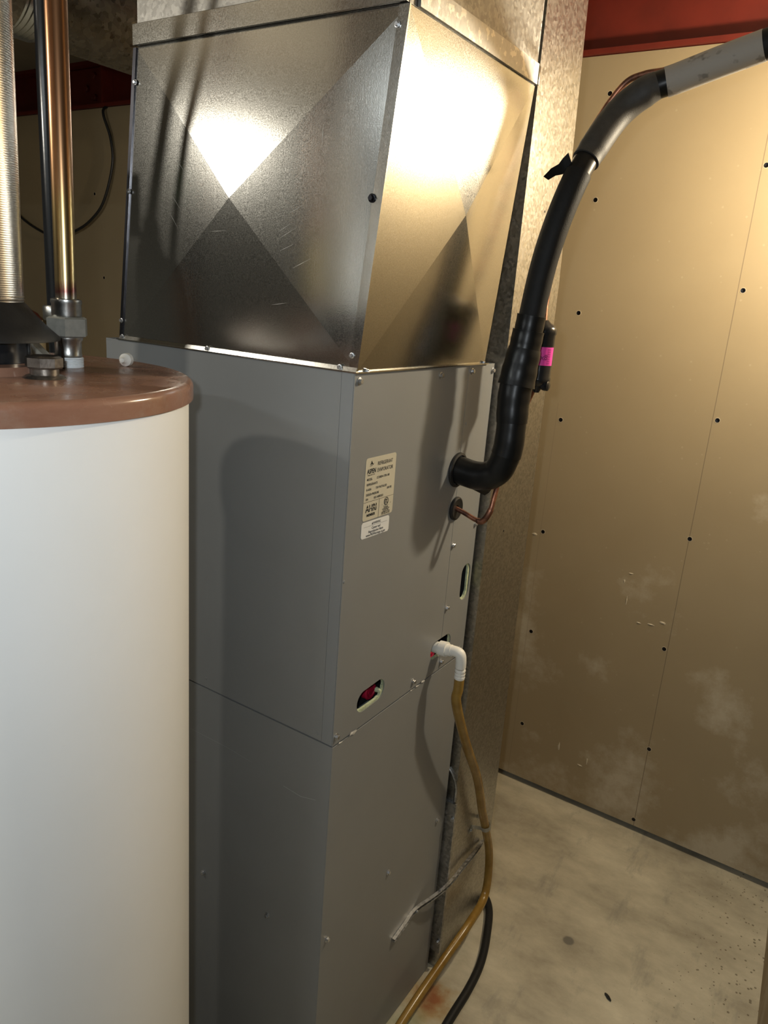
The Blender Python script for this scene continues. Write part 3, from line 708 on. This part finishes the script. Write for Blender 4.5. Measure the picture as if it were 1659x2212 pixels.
sleeve(1.490, 1.533, 0.0237, 0.0243, 'black_tape', 0.0002)
i1 = min(i for i, p in enumerate(path) if p.z > 1.52); ij = min(i for i, p in enumerate(path) if p.z > 1.757)
i2 = 124
obj('foam_sleeve', tube(path[i1:ij], 0.0215, 28), 'black_foam', t, 60)
obj('joint_tape', tube(path[ij-1:ij+5], 0.0195, 28), 'black_tape', t, 60)
obj('foam_sleeve', tube(path[ij+3:i2], [0.0225]*3+[0.0235]*(i2-ij-6-4)+[0.0228, 0.0222, 0.0215, 0.021], 28) if i2-ij-3 == 3+(i2-ij-10)+4 else tube(path[ij+3:i2], 0.0232, 28), 'mid_foam', t, 60)
obj('joint_tape', tube(path[i2-2:i2+4], 0.0205, 28), 'black_tape', t, 60, label='glossy bare joint between two foam sleeves')
obj('foam_sleeve', tube(path[i2+2:150], 0.0222, 28), 'dust_foam', t, 60, label='dusty grey foam sleeve')
obj('foam_sleeve', tube(path[149:], 0.0215, 28), 'black_foam', t, 60)
# curled end of tape at the joint
bm = bmesh.new(); J = path[ij]
strip = [J+Vector((-0.014, -0.012, 0.016)), J+Vector((-0.022, -0.012, 0.008)), J+Vector((-0.028, -0.012, 0.001)), J+Vector((-0.040, -0.012, -0.003)), J+Vector((-0.052, -0.011, -0.012))]
wd = [0.012, 0.012, 0.010, 0.007, 0.003]
prev = None
for p, w_ in zip(strip, wd):
    c = (bm.verts.new(p+Vector((0.003, 0.004, -w_*0.7))), bm.verts.new(p+Vector((-0.003, -0.004, w_*0.7))))
    if prev: bm.faces.new((prev[0], c[0], c[1], prev[1]))
    prev = c
bmesh.ops.solidify(bm, geom=bm.faces[:], thickness=0.0008)
obj('tape_end', bm, 'black_tape', t, 50, label='loose curled end of black tape')

# ------------------------------------------------------------------ liquid line and filter drier
t = thing('liquid_line', 'thin copper refrigerant tube with a black filter drier behind the insulated pipe', 'pipe', (0.09, 0.44, 1.16))
lp = spline([(0.0024, 0.3445, 1.177), (0.022, 0.3440, 1.172), (0.046, 0.3430, 1.165), (0.060, 0.3430, 1.166), (0.0705, 0.3460, 1.186), (0.0715, 0.356, 1.213), (0.070, 0.385, 1.275), (0.078, 0.425, 1.36), (0.089, 0.440, 1.412)], 8)
obj('copper_tube', tube(lp, [0.0046+(0.0012 if 17 < i < 34 else 0) for i in range(len(lp))], 14), 'burnt_copper', t, 60)
lp = spline([(0.0905, 0.440, 1.515), (0.083, 0.455, 1.57), (0.084, 0.475, 1.64), (0.087, 0.49, 1.72), (0.094, 0.50, 1.812), (0.121, 0.50, 1.868), (0.153, 0.50, 1.911), (0.182, 0.50, 1.9225), (0.215, 0.502, 1.926), (0.30, 0.522, 1.940), (0.46, 0.53, 1.985), (0.58, 0.53, 2.024), (0.688, 0.53, 2.058)], 8)
obj('copper_tube', tube(lp, 0.0050, 14), 'burnt_copper', t, 60)
dc = (0.0905, 0.440, 0)
dr = obj('filter_drier', lathe([(0.006, 1.398), (0.009, 1.404), (0.012, 1.410), (0.020, 1.414), (0.0235, 1.420), (0.0235, 1.424), (0.0225, 1.427), (0.0225, 1.500), (0.0240, 1.503), (0.0240, 1.510), (0.021, 1.516), (0.012, 1.521), (0.007, 1.526)], dc, 36), 'black_enamel', t, 35, label='black cylindrical filter drier')
bm = bmesh.new(); n = 14; rows = []
a0, a1 = math.radians(-95), math.radians(5)
for z in (1.448, 1.480):
    rows.append([bm.verts.new((dc[0]+0.0229*math.cos(a0+(a1-a0)*k/n), dc[1]+0.0229*math.sin(a0+(a1-a0)*k/n), z)) for k in range(n+1)])
for k in range(n): bm.faces.new((rows[0][k], rows[0][k+1], rows[1][k+1], rows[1][k]))
pk = obj('drier_label', bm, 'pink', dr, label='bright pink label')
tm = text_mesh([('x8', 0.013, 0.018, 0.010, 'CENTER', 0.0002, 1.0)]+[('|||:|:||', 0.0032, 0.024, 0.003+0.004*k, 'LEFT', 0.0001, 1.0) for k in range(7)])
for v in tm.verts:
    a = a0+(v.co.x/0.040)*(a1-a0); zz = 1.448+v.co.y; v.co = Vector((dc[0]+0.0232*math.cos(a), dc[1]+0.0232*math.sin(a), zz))
obj('drier_print', tm, 'pink_ink', dr, normals=False)
obj('service_cap', lathe([(0.008, 0.0), (0.009, 0.003), (0.009, 0.011), (0.006, 0.013)], (dc[0]+0.012, dc[1]-0.002, 1.412), 16, axis='X'), 'black_enamel', dr, 40)

# ------------------------------------------------------------------ condensate drain
t = thing('drain_hose', 'amber vinyl condensate hose on a white elbow hanging down to the floor', 'hose', (0.04, 0.6, 0))
el = spline([(-0.020, 0.333, 0.8945), (0.012, 0.334, 0.8955), (0.030, 0.335, 0.898)], 4)
bm = tube(el, 0.0118, 20); tube([(0.0045, 0.334, 0.8955), (0.020, 0.3345, 0.897)], 0.0150, 20, bm)
el2 = spline([(0.022, 0.3343, 0.8975), (0.038, 0.336, 0.8985), (0.0475, 0.337, 0.895), (0.050, 0.338, 0.882), (0.050, 0.339, 0.868)], 5)
tube(el2, 0.0105, 20, bm)
obj('elbow_fitting', bm, 'white_plastic', t, 45, label='white plastic elbow fitting')
bm = bmesh.new()
for k in range(3): lathe([(0.0098, 0.864-0.007*k), (0.0108, 0.862-0.007*k), (0.0098, 0.857-0.007*k)], (0.050, 0.3395, 0), 20, bm)
obj('barb', bm, 'white_plastic', t, 45)
hp = [(0.050, 0.3395, 0.862), (0.0495, 0.341, 0.82), (0.047, 0.345, 0.785), (0.046, 0.410, 0.667), (0.043, 0.505, 0.523), (0.0415, 0.563, 0.40), (0.042, 0.592, 0.340), (0.044, 0.640, 0.222), (0.052, 0.625, 0.117), (0.060, 0.520, 0.110), (0.052, 0.425, 0.085), (0.048, 0.310, 0.068), (0.046, 0.20, 0.045), (0.050, 0.06, 0.020), (0.06, -0.10, 0.0125), (0.10, -0.30, 0.0125)]
obj('hose', tube(spline(hp, 10), 0.0100, 20), 'amber', t, 60)
t = thing('hose_strap', 'galvanised strap clamping the amber hose to the return duct', 'strap', (0.018, 0.6, 0.31))
HS = Vector((0.042, 0.593, 0.338)); ax = Vector((0.0, 0.35, -0.92)).normalized()
sx = Vector((1, 0, 0)); sy = ax.cross(sx)
bm = bmesh.new(); prev = None
prof = [(-0.0262, 0.036), (-0.0260, 0.016)]+[(0.0126*math.sin(a), 0.0126*math.cos(a)) for a in [(-0.55+k*0.18)*PI+0.35*PI for k in range(8)]]+[(-0.0260, -0.014), (-0.0262, -0.022)]
for u, v in prof:
    c = [bm.verts.new(HS+sx*u+sy*v+ax*d) for d in (-0.0075, 0.0075)]
    if prev: bm.faces.new((prev[0], prev[1], c[1], c[0]))
    prev = c
bmesh.ops.solidify(bm, geom=bm.faces[:], thickness=0.0012)
obj('band', bm, 'strap_zinc', t, 50)
inst('screw', SCREW_S, HS+sx*-0.0255+sy*0.026, (1, 0, 0), t)

# bent metal strip
def profile_sweep(pts, prof, up):
    bm = bmesh.new(); P = [Vector(p) for p in pts]; rings = []
    for i, p in enumerate(P):
        tt = (P[min(i+1, len(P)-1)]-P[max(i-1, 0)]).normalized(); a = up-tt*up.dot(tt); a.normalize(); b_ = tt.cross(a)
        rings.append([bm.verts.new(p+a*u+b_*v) for u, v in prof])
    n = len(prof)
    for r0, r1 in zip(rings, rings[1:]):
        for k in range(n): bm.faces.new((r0[k], r0[(k+1) % n], r1[(k+1) % n], r1[k]))
    bm.faces.new(rings[0][::-1]); bm.faces.new(rings[-1]); return bm
t = thing('metal_strip', 'bent galvanised channel strip screwed slanting across the cabinet foot', 'metal strip', (0.01, 0.343, 0.25))
sp = spline([(0.0042, 0.258, 0.243), (0.0042, 0.300, 0.250), (0.0046, 0.343, 0.2575), (0.020, 0.395, 0.2620), (0.0290, 0.450, 0.2630), (0.0290, 0.52, 0.2625), (0.0270, 0.58, 0.2585), (0.0215, 0.64, 0.252)], 4)
obj('channel', profile_sweep(sp, [(-0.0048, -0.0036), (0.0048, -0.0036), (0.0048, 0.0036), (0.0034, 0.0036), (0.0034, -0.0024), (-0.0034, -0.0024), (-0.0034, 0.0036), (-0.0048, 0.0036)], Vector((0, 0, 1))), 'dull_galv', t)
inst('screw', SCREW_S, (0.0082, 0.343, 0.256), (1, 0, 0), t)

# black hose on the floor
o = obj('black_hose', tube(spline([(-0.25, 0.775, 0.0105), (-0.10, 0.755, 0.0105), (-0.02, 0.748, 0.0105), (0.036, 0.706, 0.0105), (0.076, 0.613, 0.0105), (0.100, 0.530, 0.0105), (0.109, 0.450, 0.0105), (0.111, 0.355, 0.0105), (0.118, 0.20, 0.0105), (0.13, 0.0, 0.0105), (0.16, -0.3, 0.0105)], 10), 0.0100, 18), 'black_rubber', None, 60)
tag(o, 'black rubber hose curving over the concrete floor beside the amber hose', 'hose')
# crumb of debris
bm = bmesh.new(); bmesh.ops.create_icosphere(bm, subdivisions=2, radius=1)
for v in bm.verts: v.co = Vector((v.co.x*0.004, v.co.y*0.011, (v.co.z*0.5+0.5)*0.004))*(1+0.2*math.sin(v.co.x*9+v.co.y*5))
bmesh.ops.rotate(bm, verts=bm.verts, cent=(0, 0, 0), matrix=Matrix.Rotation(0.9, 3, 'Z')); bmesh.ops.translate(bm, vec=(0.38, 0.641, 0.0), verts=bm.verts)
tag(obj('debris_chip', bm, 'black_rubber', None, 50), 'small black chip of debris lying on the concrete floor', 'debris')

# ------------------------------------------------------------------ water heater
TC = Vector((-0.280, -0.390, 0)); RL = 0.2580; ZL = 1.4300
t = thing('water_heater', 'tall white cylindrical water heater with a brown metal lid', 'water heater', (TC.x, TC.y, 0))
obj('tank_body', lathe([(RL-0.012, 0.0), (RL-0.0055, 0.02), (RL-0.0055, 1.409)], TC, 128), 'white_enamel', t, 40)
prof = [(RL-0.004, 1.4055), (RL, 1.4065), (RL, ZL-0.0085)]+[(RL-0.0085+0.0085*math.cos(a), ZL-0.0085+0.0085*math.sin(a)) for a in [k*PI/2/6 for k in range(1, 7)]]+[(0.13, ZL+0.0002), (0.10, ZL+0.0002), (0.02, ZL+0.0002)]
lid = obj('lid', lathe(prof, TC, 128), 'brown_lid', t, 40)
FC = Vector((-0.270, -0.376, 0))
obj('collar_ring', lathe([(0.072, ZL), (0.070, ZL+0.010), (0.056, ZL+0.012), (0.052, ZL)], FC, 48), 'brown_lid', t, 40)
obj('flue_outlet', lathe([(0.054, ZL+0.004), (0.054, ZL+0.046)], FC, 40), 'black_enamel', t, 40)
NP = Vector((-0.180, -0.354, 0))
bm = lathe([(0.024, ZL), (0.020, ZL+0.003), (0.0155, ZL+0.004), (0.0155, ZL+0.012)], NP, 28); lathe([(0.0190, ZL+0.011), (0.0205, ZL+0.013), (0.0205, ZL+0.023), (0.016, ZL+0.025), (0.012, ZL+0.023)], NP, 8, bm)
obj('anode_plug', bm, 'tarnish', t, 30, label='tarnished hexagonal steel plug')
hd = thing('draft_hood', 'black conical draft hood standing on legs on the water heater lid', 'draft hood', (FC.x, FC.y, ZL))
obj('cone', lathe([(0.047, 1.512), (0.052, 1.507), (0.060, 1.497), (0.073, 1.483), (0.0870, 1.4705), (0.0870, 1.4680), (0.071, 1.480), (0.050, 1.500)], FC, 56), 'hood_black', hd, 50)
for k in range(3):
    a = math.atan2(0.074, 0.030)+k*2*PI/3; d = Vector((math.cos(a), math.sin(a), 0)); s = Vector((-d.y, d.x, 0))
    P = [(0.0868, 1.4700), (0.0895, 1.455), (0.0900, ZL+0.004), (0.0905, ZL+0.0008)]
    bm = bmesh.new(); prev = None
    for r, z in P:
        c = [FC+d*r+s*w_+Vector((0, 0, z)) for w_ in (-0.007, 0.007)]; c = [bm.verts.new(q) for q in c]
        if prev: bm.faces.new((prev[0], prev[1], c[1], c[0]))
        prev = c
    bmesh.ops.solidify(bm, geom=bm.faces[:], thickness=0.002)
    obj('leg', bm, 'black_tape', hd)
fl = thing('flue_pipe', 'ribbed bright aluminium flue pipe rising from the draft hood', 'pipe', (FC.x, FC.y, 1.507))
def lean(z, dx, dy): return (FC.x+dx*(z-1.5), FC.y+dy*(z-1.5), z)
obj('pipe', tube([lean(z, 0.016, 0.010) for z in (1.5085, 1.7, 1.9, 2.1, ZT)], 0.0490, 56), 'flue', fl, 50)
bm = bmesh.new()
for z in (1.512, 1.5155): lathe([(0.0492, z-0.001), (0.0502, z), (0.0492, z+0.001)], (FC.x, FC.y, 0), 48, bm)
obj('crimp', bm, 'flue', fl, 50)
# copper outlet pipe with union
CP = Vector((-0.262, -0.267, 0))
cp = thing('copper_pipe', 'copper water pipe with a grey union nut rising from the water heater lid', 'pipe', (CP.x, CP.y, ZL))
bm = bmesh.new()
lathe([(0.0180, ZL+0.0004), (0.0172, ZL+0.013)], CP, 28, bm)
for k in range(6): lathe([(0.0176, ZL+0.0006+0.002*k), (0.0184, ZL+0.0015+0.002*k), (0.0176, ZL+0.0025+0.002*k)], CP, 24, bm)
obj('taped_thread', bm, 'thread', cp, 50, label='white taped pipe thread')
obj('nipple', lathe([(0.0158, ZL+0.013), (0.0168, ZL+0.015), (0.0158, ZL+0.018), (0.0162, ZL+0.032), (0.0180, ZL+0.035), (0.0180, ZL+0.038)], CP, 32), 'steel', cp, 40)
nut = lathe([(0.0220, ZL+0.038), (0.0260, ZL+0.040), (0.0260, ZL+0.061), (0.0225, ZL+0.063)], CP, 6)
bmesh.ops.rotate(nut, verts=nut.verts, cent=CP, matrix=Matrix.Rotation(0.35, 3, 'Z'))
obj('union_nut', nut, 'union', cp, 25, label='grey hexagonal union nut')
obj('sleeve_fitting', lathe([(0.0172, ZL+0.063), (0.0180, ZL+0.066), (0.0176, ZL+0.078), (0.0186, ZL+0.080), (0.0182, ZL+0.084), (0.0150, ZL+0.085)], CP, 32), 'steel', cp, 40)
obj('pipe', tube([(CP.x, CP.y, ZL+0.083), (CP.x+0.0015, CP.y+0.001, 1.70), (CP.x+0.003, CP.y+0.002, 1.9), (CP.x+0.006, CP.y+0.004, ZT)], 0.0125, 32), 'soldered_copper', cp, 50)
# black pipe behind it
BP = Vector((-0.778, 0.058, 0))
bp = thing('black_pipe', 'glossy black steel pipe standing on the floor behind the copper pipe', 'pipe', (BP.x, BP.y, 0))
obj('pipe', tube([(BP.x, BP.y, 0), (BP.x+0.006, BP.y+0.003, 1.9), (BP.x+0.012, BP.y+0.006, ZT)], 0.0190, 28), 'black_enamel', bp, 50)
obj('coupling', lathe([(0.0205, 1.452), (0.0230, 1.455), (0.0230, 1.478), (0.0205, 1.481)], BP, 28), 'steel', bp, 40)
# nylon cap and grey scrap on the lid
bm = lathe([(0.0015, -0.010), (0.0030, -0.0095), (0.0042, -0.004), (0.0062, -0.002), (0.0085, 0.0), (0.0088, 0.007), (0.0075, 0.0085), (0.004, 0.009)], (0, 0, 0), 24, axis='Y')
bmesh.ops.rotate(bm, verts=bm.verts, cent=(0, 0, 0), matrix=Matrix.Rotation(0.45, 3, 'Z')); bmesh.ops.translate(bm, vec=(-0.243, -0.195, ZL+0.0088), verts=bm.verts)
tag(obj('plastic_cap', bm, 'white_plastic', None, 40), 'small white plastic cap lying on the brown water heater lid', 'cap')
bm = bmesh.new(); bmesh.ops.create_icosphere(bm, subdivisions=3, radius=1)
for v in bm.verts:
    c = v.co.copy(); k = 1+0.18*math.sin(c.x*7+c.z*4)+0.12*math.sin(c.y*11)
    v.co = Vector((c.x*0.026*k, c.y*0.018*k, max(0, c.z*0.5+0.5)**1.5*0.026*(1.1-abs(c.x))*1.3))
bmesh.ops.rotate(bm, verts=bm.verts, cent=(0, 0, 0), matrix=Matrix.Rotation(0.55, 3, 'Z')); bmesh.ops.translate(bm, vec=(-0.372, -0.253, ZL+0.0004), verts=bm.verts)
tag(obj('metal_scrap', bm, 'grey_scrap', None, 30), 'crumpled dusty grey scrap on the lid behind the draft hood', 'scrap')

# second pair of pipes beyond the tank, seen mirrored in the plenum
VP = Vector((-0.612, -0.240, 0))
vp = thing('valve_pipe', 'flexible copper connector with a green handled valve beyond the water heater', 'pipe', (VP.x, VP.y, 0))
obj('pipe', tube([(VP.x, VP.y, 0.0), (VP.x, VP.y, 1.60)], 0.0125, 24), 'copper', vp, 50)
vb = obj('valve_body', lathe([(0.013, 1.555), (0.024, 1.560), (0.020, 1.60), (0.024, 1.625), (0.025, 1.660), (0.022, 1.690), (0.014, 1.705), (0.012, 1.725), (0.008, 1.728)], VP, 28), 'black_enamel', vp, 40)
obj('valve_handle', B(VP.x-0.010, VP.x+0.010, VP.y+0.040, VP.y+0.046, 1.690, 1.765, bev=0.002), 'green_handle', vb, label='green valve handle')
obj('stem', tube([(VP.x, VP.y+0.025, 1.70), (VP.x, VP.y+0.042, 1.70)], 0.005, 12), 'steel', vb, 40)
obj('flexible_connector', tube(spline([(VP.x, VP.y, 1.725), (-0.600, -0.240, 1.775), (-0.581, -0.240, 1.845), (-0.556, -0.240, 1.925), (-0.525, -0.240, 2.05), (-0.505, -0.24, 2.2), (-0.50, -0.24, ZT)], 8), 0.0078, 20), 'copper', vp, 60)
GP = Vector((-0.543, -0.205, 0))
gp = thing('gas_connector', 'slim flexible gas connector on a dark drip fitting next to the valve pipe', 'pipe', (GP.x, GP.y, 0))
obj('pipe', tube([(GP.x, GP.y, 0.0), (GP.x, GP.y, 1.60)], 0.0085, 20), 'black_enamel', gp, 50)
obj('drip_fitting', lathe([(0.009, 1.535), (0.018, 1.540), (0.0195, 1.60), (0.017, 1.64), (0.010, 1.665), (0.007, 1.667)], GP, 24), 'black_enamel', gp, 40)
obj('flexible_connector', tube(spline([(GP.x, GP.y, 1.660), (-0.535, -0.205, 1.72), (-0.518, -0.205, 1.80), (-0.493, -0.205, 1.90), (-0.463, -0.205, 2.03), (-0.448, -0.205, 2.2), (-0.445, -0.205, ZT)], 8), 0.0055, 18), 'copper', gp, 60)

# ------------------------------------------------------------------ round duct, cable and tank at the back
t = thing('round_duct', 'round galvanised duct mottled with dark spots hanging under the ceiling', 'duct', (-0.95, 0.65, 2.08))
dcx, dcz, dr_ = -0.96, 2.090, 0.100
obj('pipe', tube([(dcx, 0.165, dcz), (dcx, 0.6, dcz), (dcx, 1.255, dcz)], dr_, 56), 'spot_galv', t, 50)
pts = []; rad = []
for k in range(13): pts.append((dcx, 0.165-0.006*k, dcz)); rad.append(dr_+(0.004 if k % 2 else 0.0))
obj('crimped_neck', tube(pts, rad, 56), 'bright_galv', t, 35)
obj('collar', tube([(dcx, 0.093, dcz), (dcx, 0.045, dcz)], dr_+0.006, 56), 'dull_galv', t, 35)
obj('elbow', tube(spline([(dcx, 0.046, dcz), (dcx, -0.03, dcz+0.005), (dcx-0.04, -0.12, dcz+0.02), (dcx-0.12, -0.19, dcz+0.03), (dcx-0.24, -0.22, dcz+0.035)], 5), dr_, 48), 'spot_galv', t, 35)

obj('shade_branch', tube([(dcx-0.24, -0.22, dcz+0.035), (-2.0, -0.24, dcz+0.035), (-3.38, -0.25, dcz+0.035)], dr_, 48), 'spot_galv', t, 35)  # unseen run added to keep the bulb's light off the beam
cb = spline([(-2.205, 1.315, 2.205), (-2.200, 1.25, 2.17), (-2.165, 1.255, 2.07), (-2.158, 1.255, 1.97), (-2.215, 1.25, 1.83), (-2.31, 1.25, 1.755), (-2.42, 1.25, 1.712), (-2.54, 1.25, 1.690), (-2.655, 1.25, 1.708), (-2.82, 1.25, 1.775), (-2.93, 1.255, 1.88), (-2.98, 1.255, 2.02), (-2.96, 1.255, 2.17)], 8)
tag(obj('black_cable', tube(cb, 0.0055, 10), 'wire', None, 60), 'black cable hanging in a loop from the beam against the drywall', 'cable')
pt = thing('pressure_tank', 'cream cylindrical tank with a red top against the drywall behind the draft hood', 'tank', (-2.55, 1.02, 0))
obj('body', lathe([(0.11, 0), (0.13, 0.02), (0.13, 1.30), (0.122, 1.335)], (-2.55, 1.02, 0), 48), 'cream_tank', pt, 40)
obj('red_top', lathe([(0.122, 1.335), (0.105, 1.362), (0.07, 1.382), (0.03, 1.392), (0.02, 1.40)], (-2.55, 1.02, 0), 48), 'red_paint', pt, 40, label='red domed top')
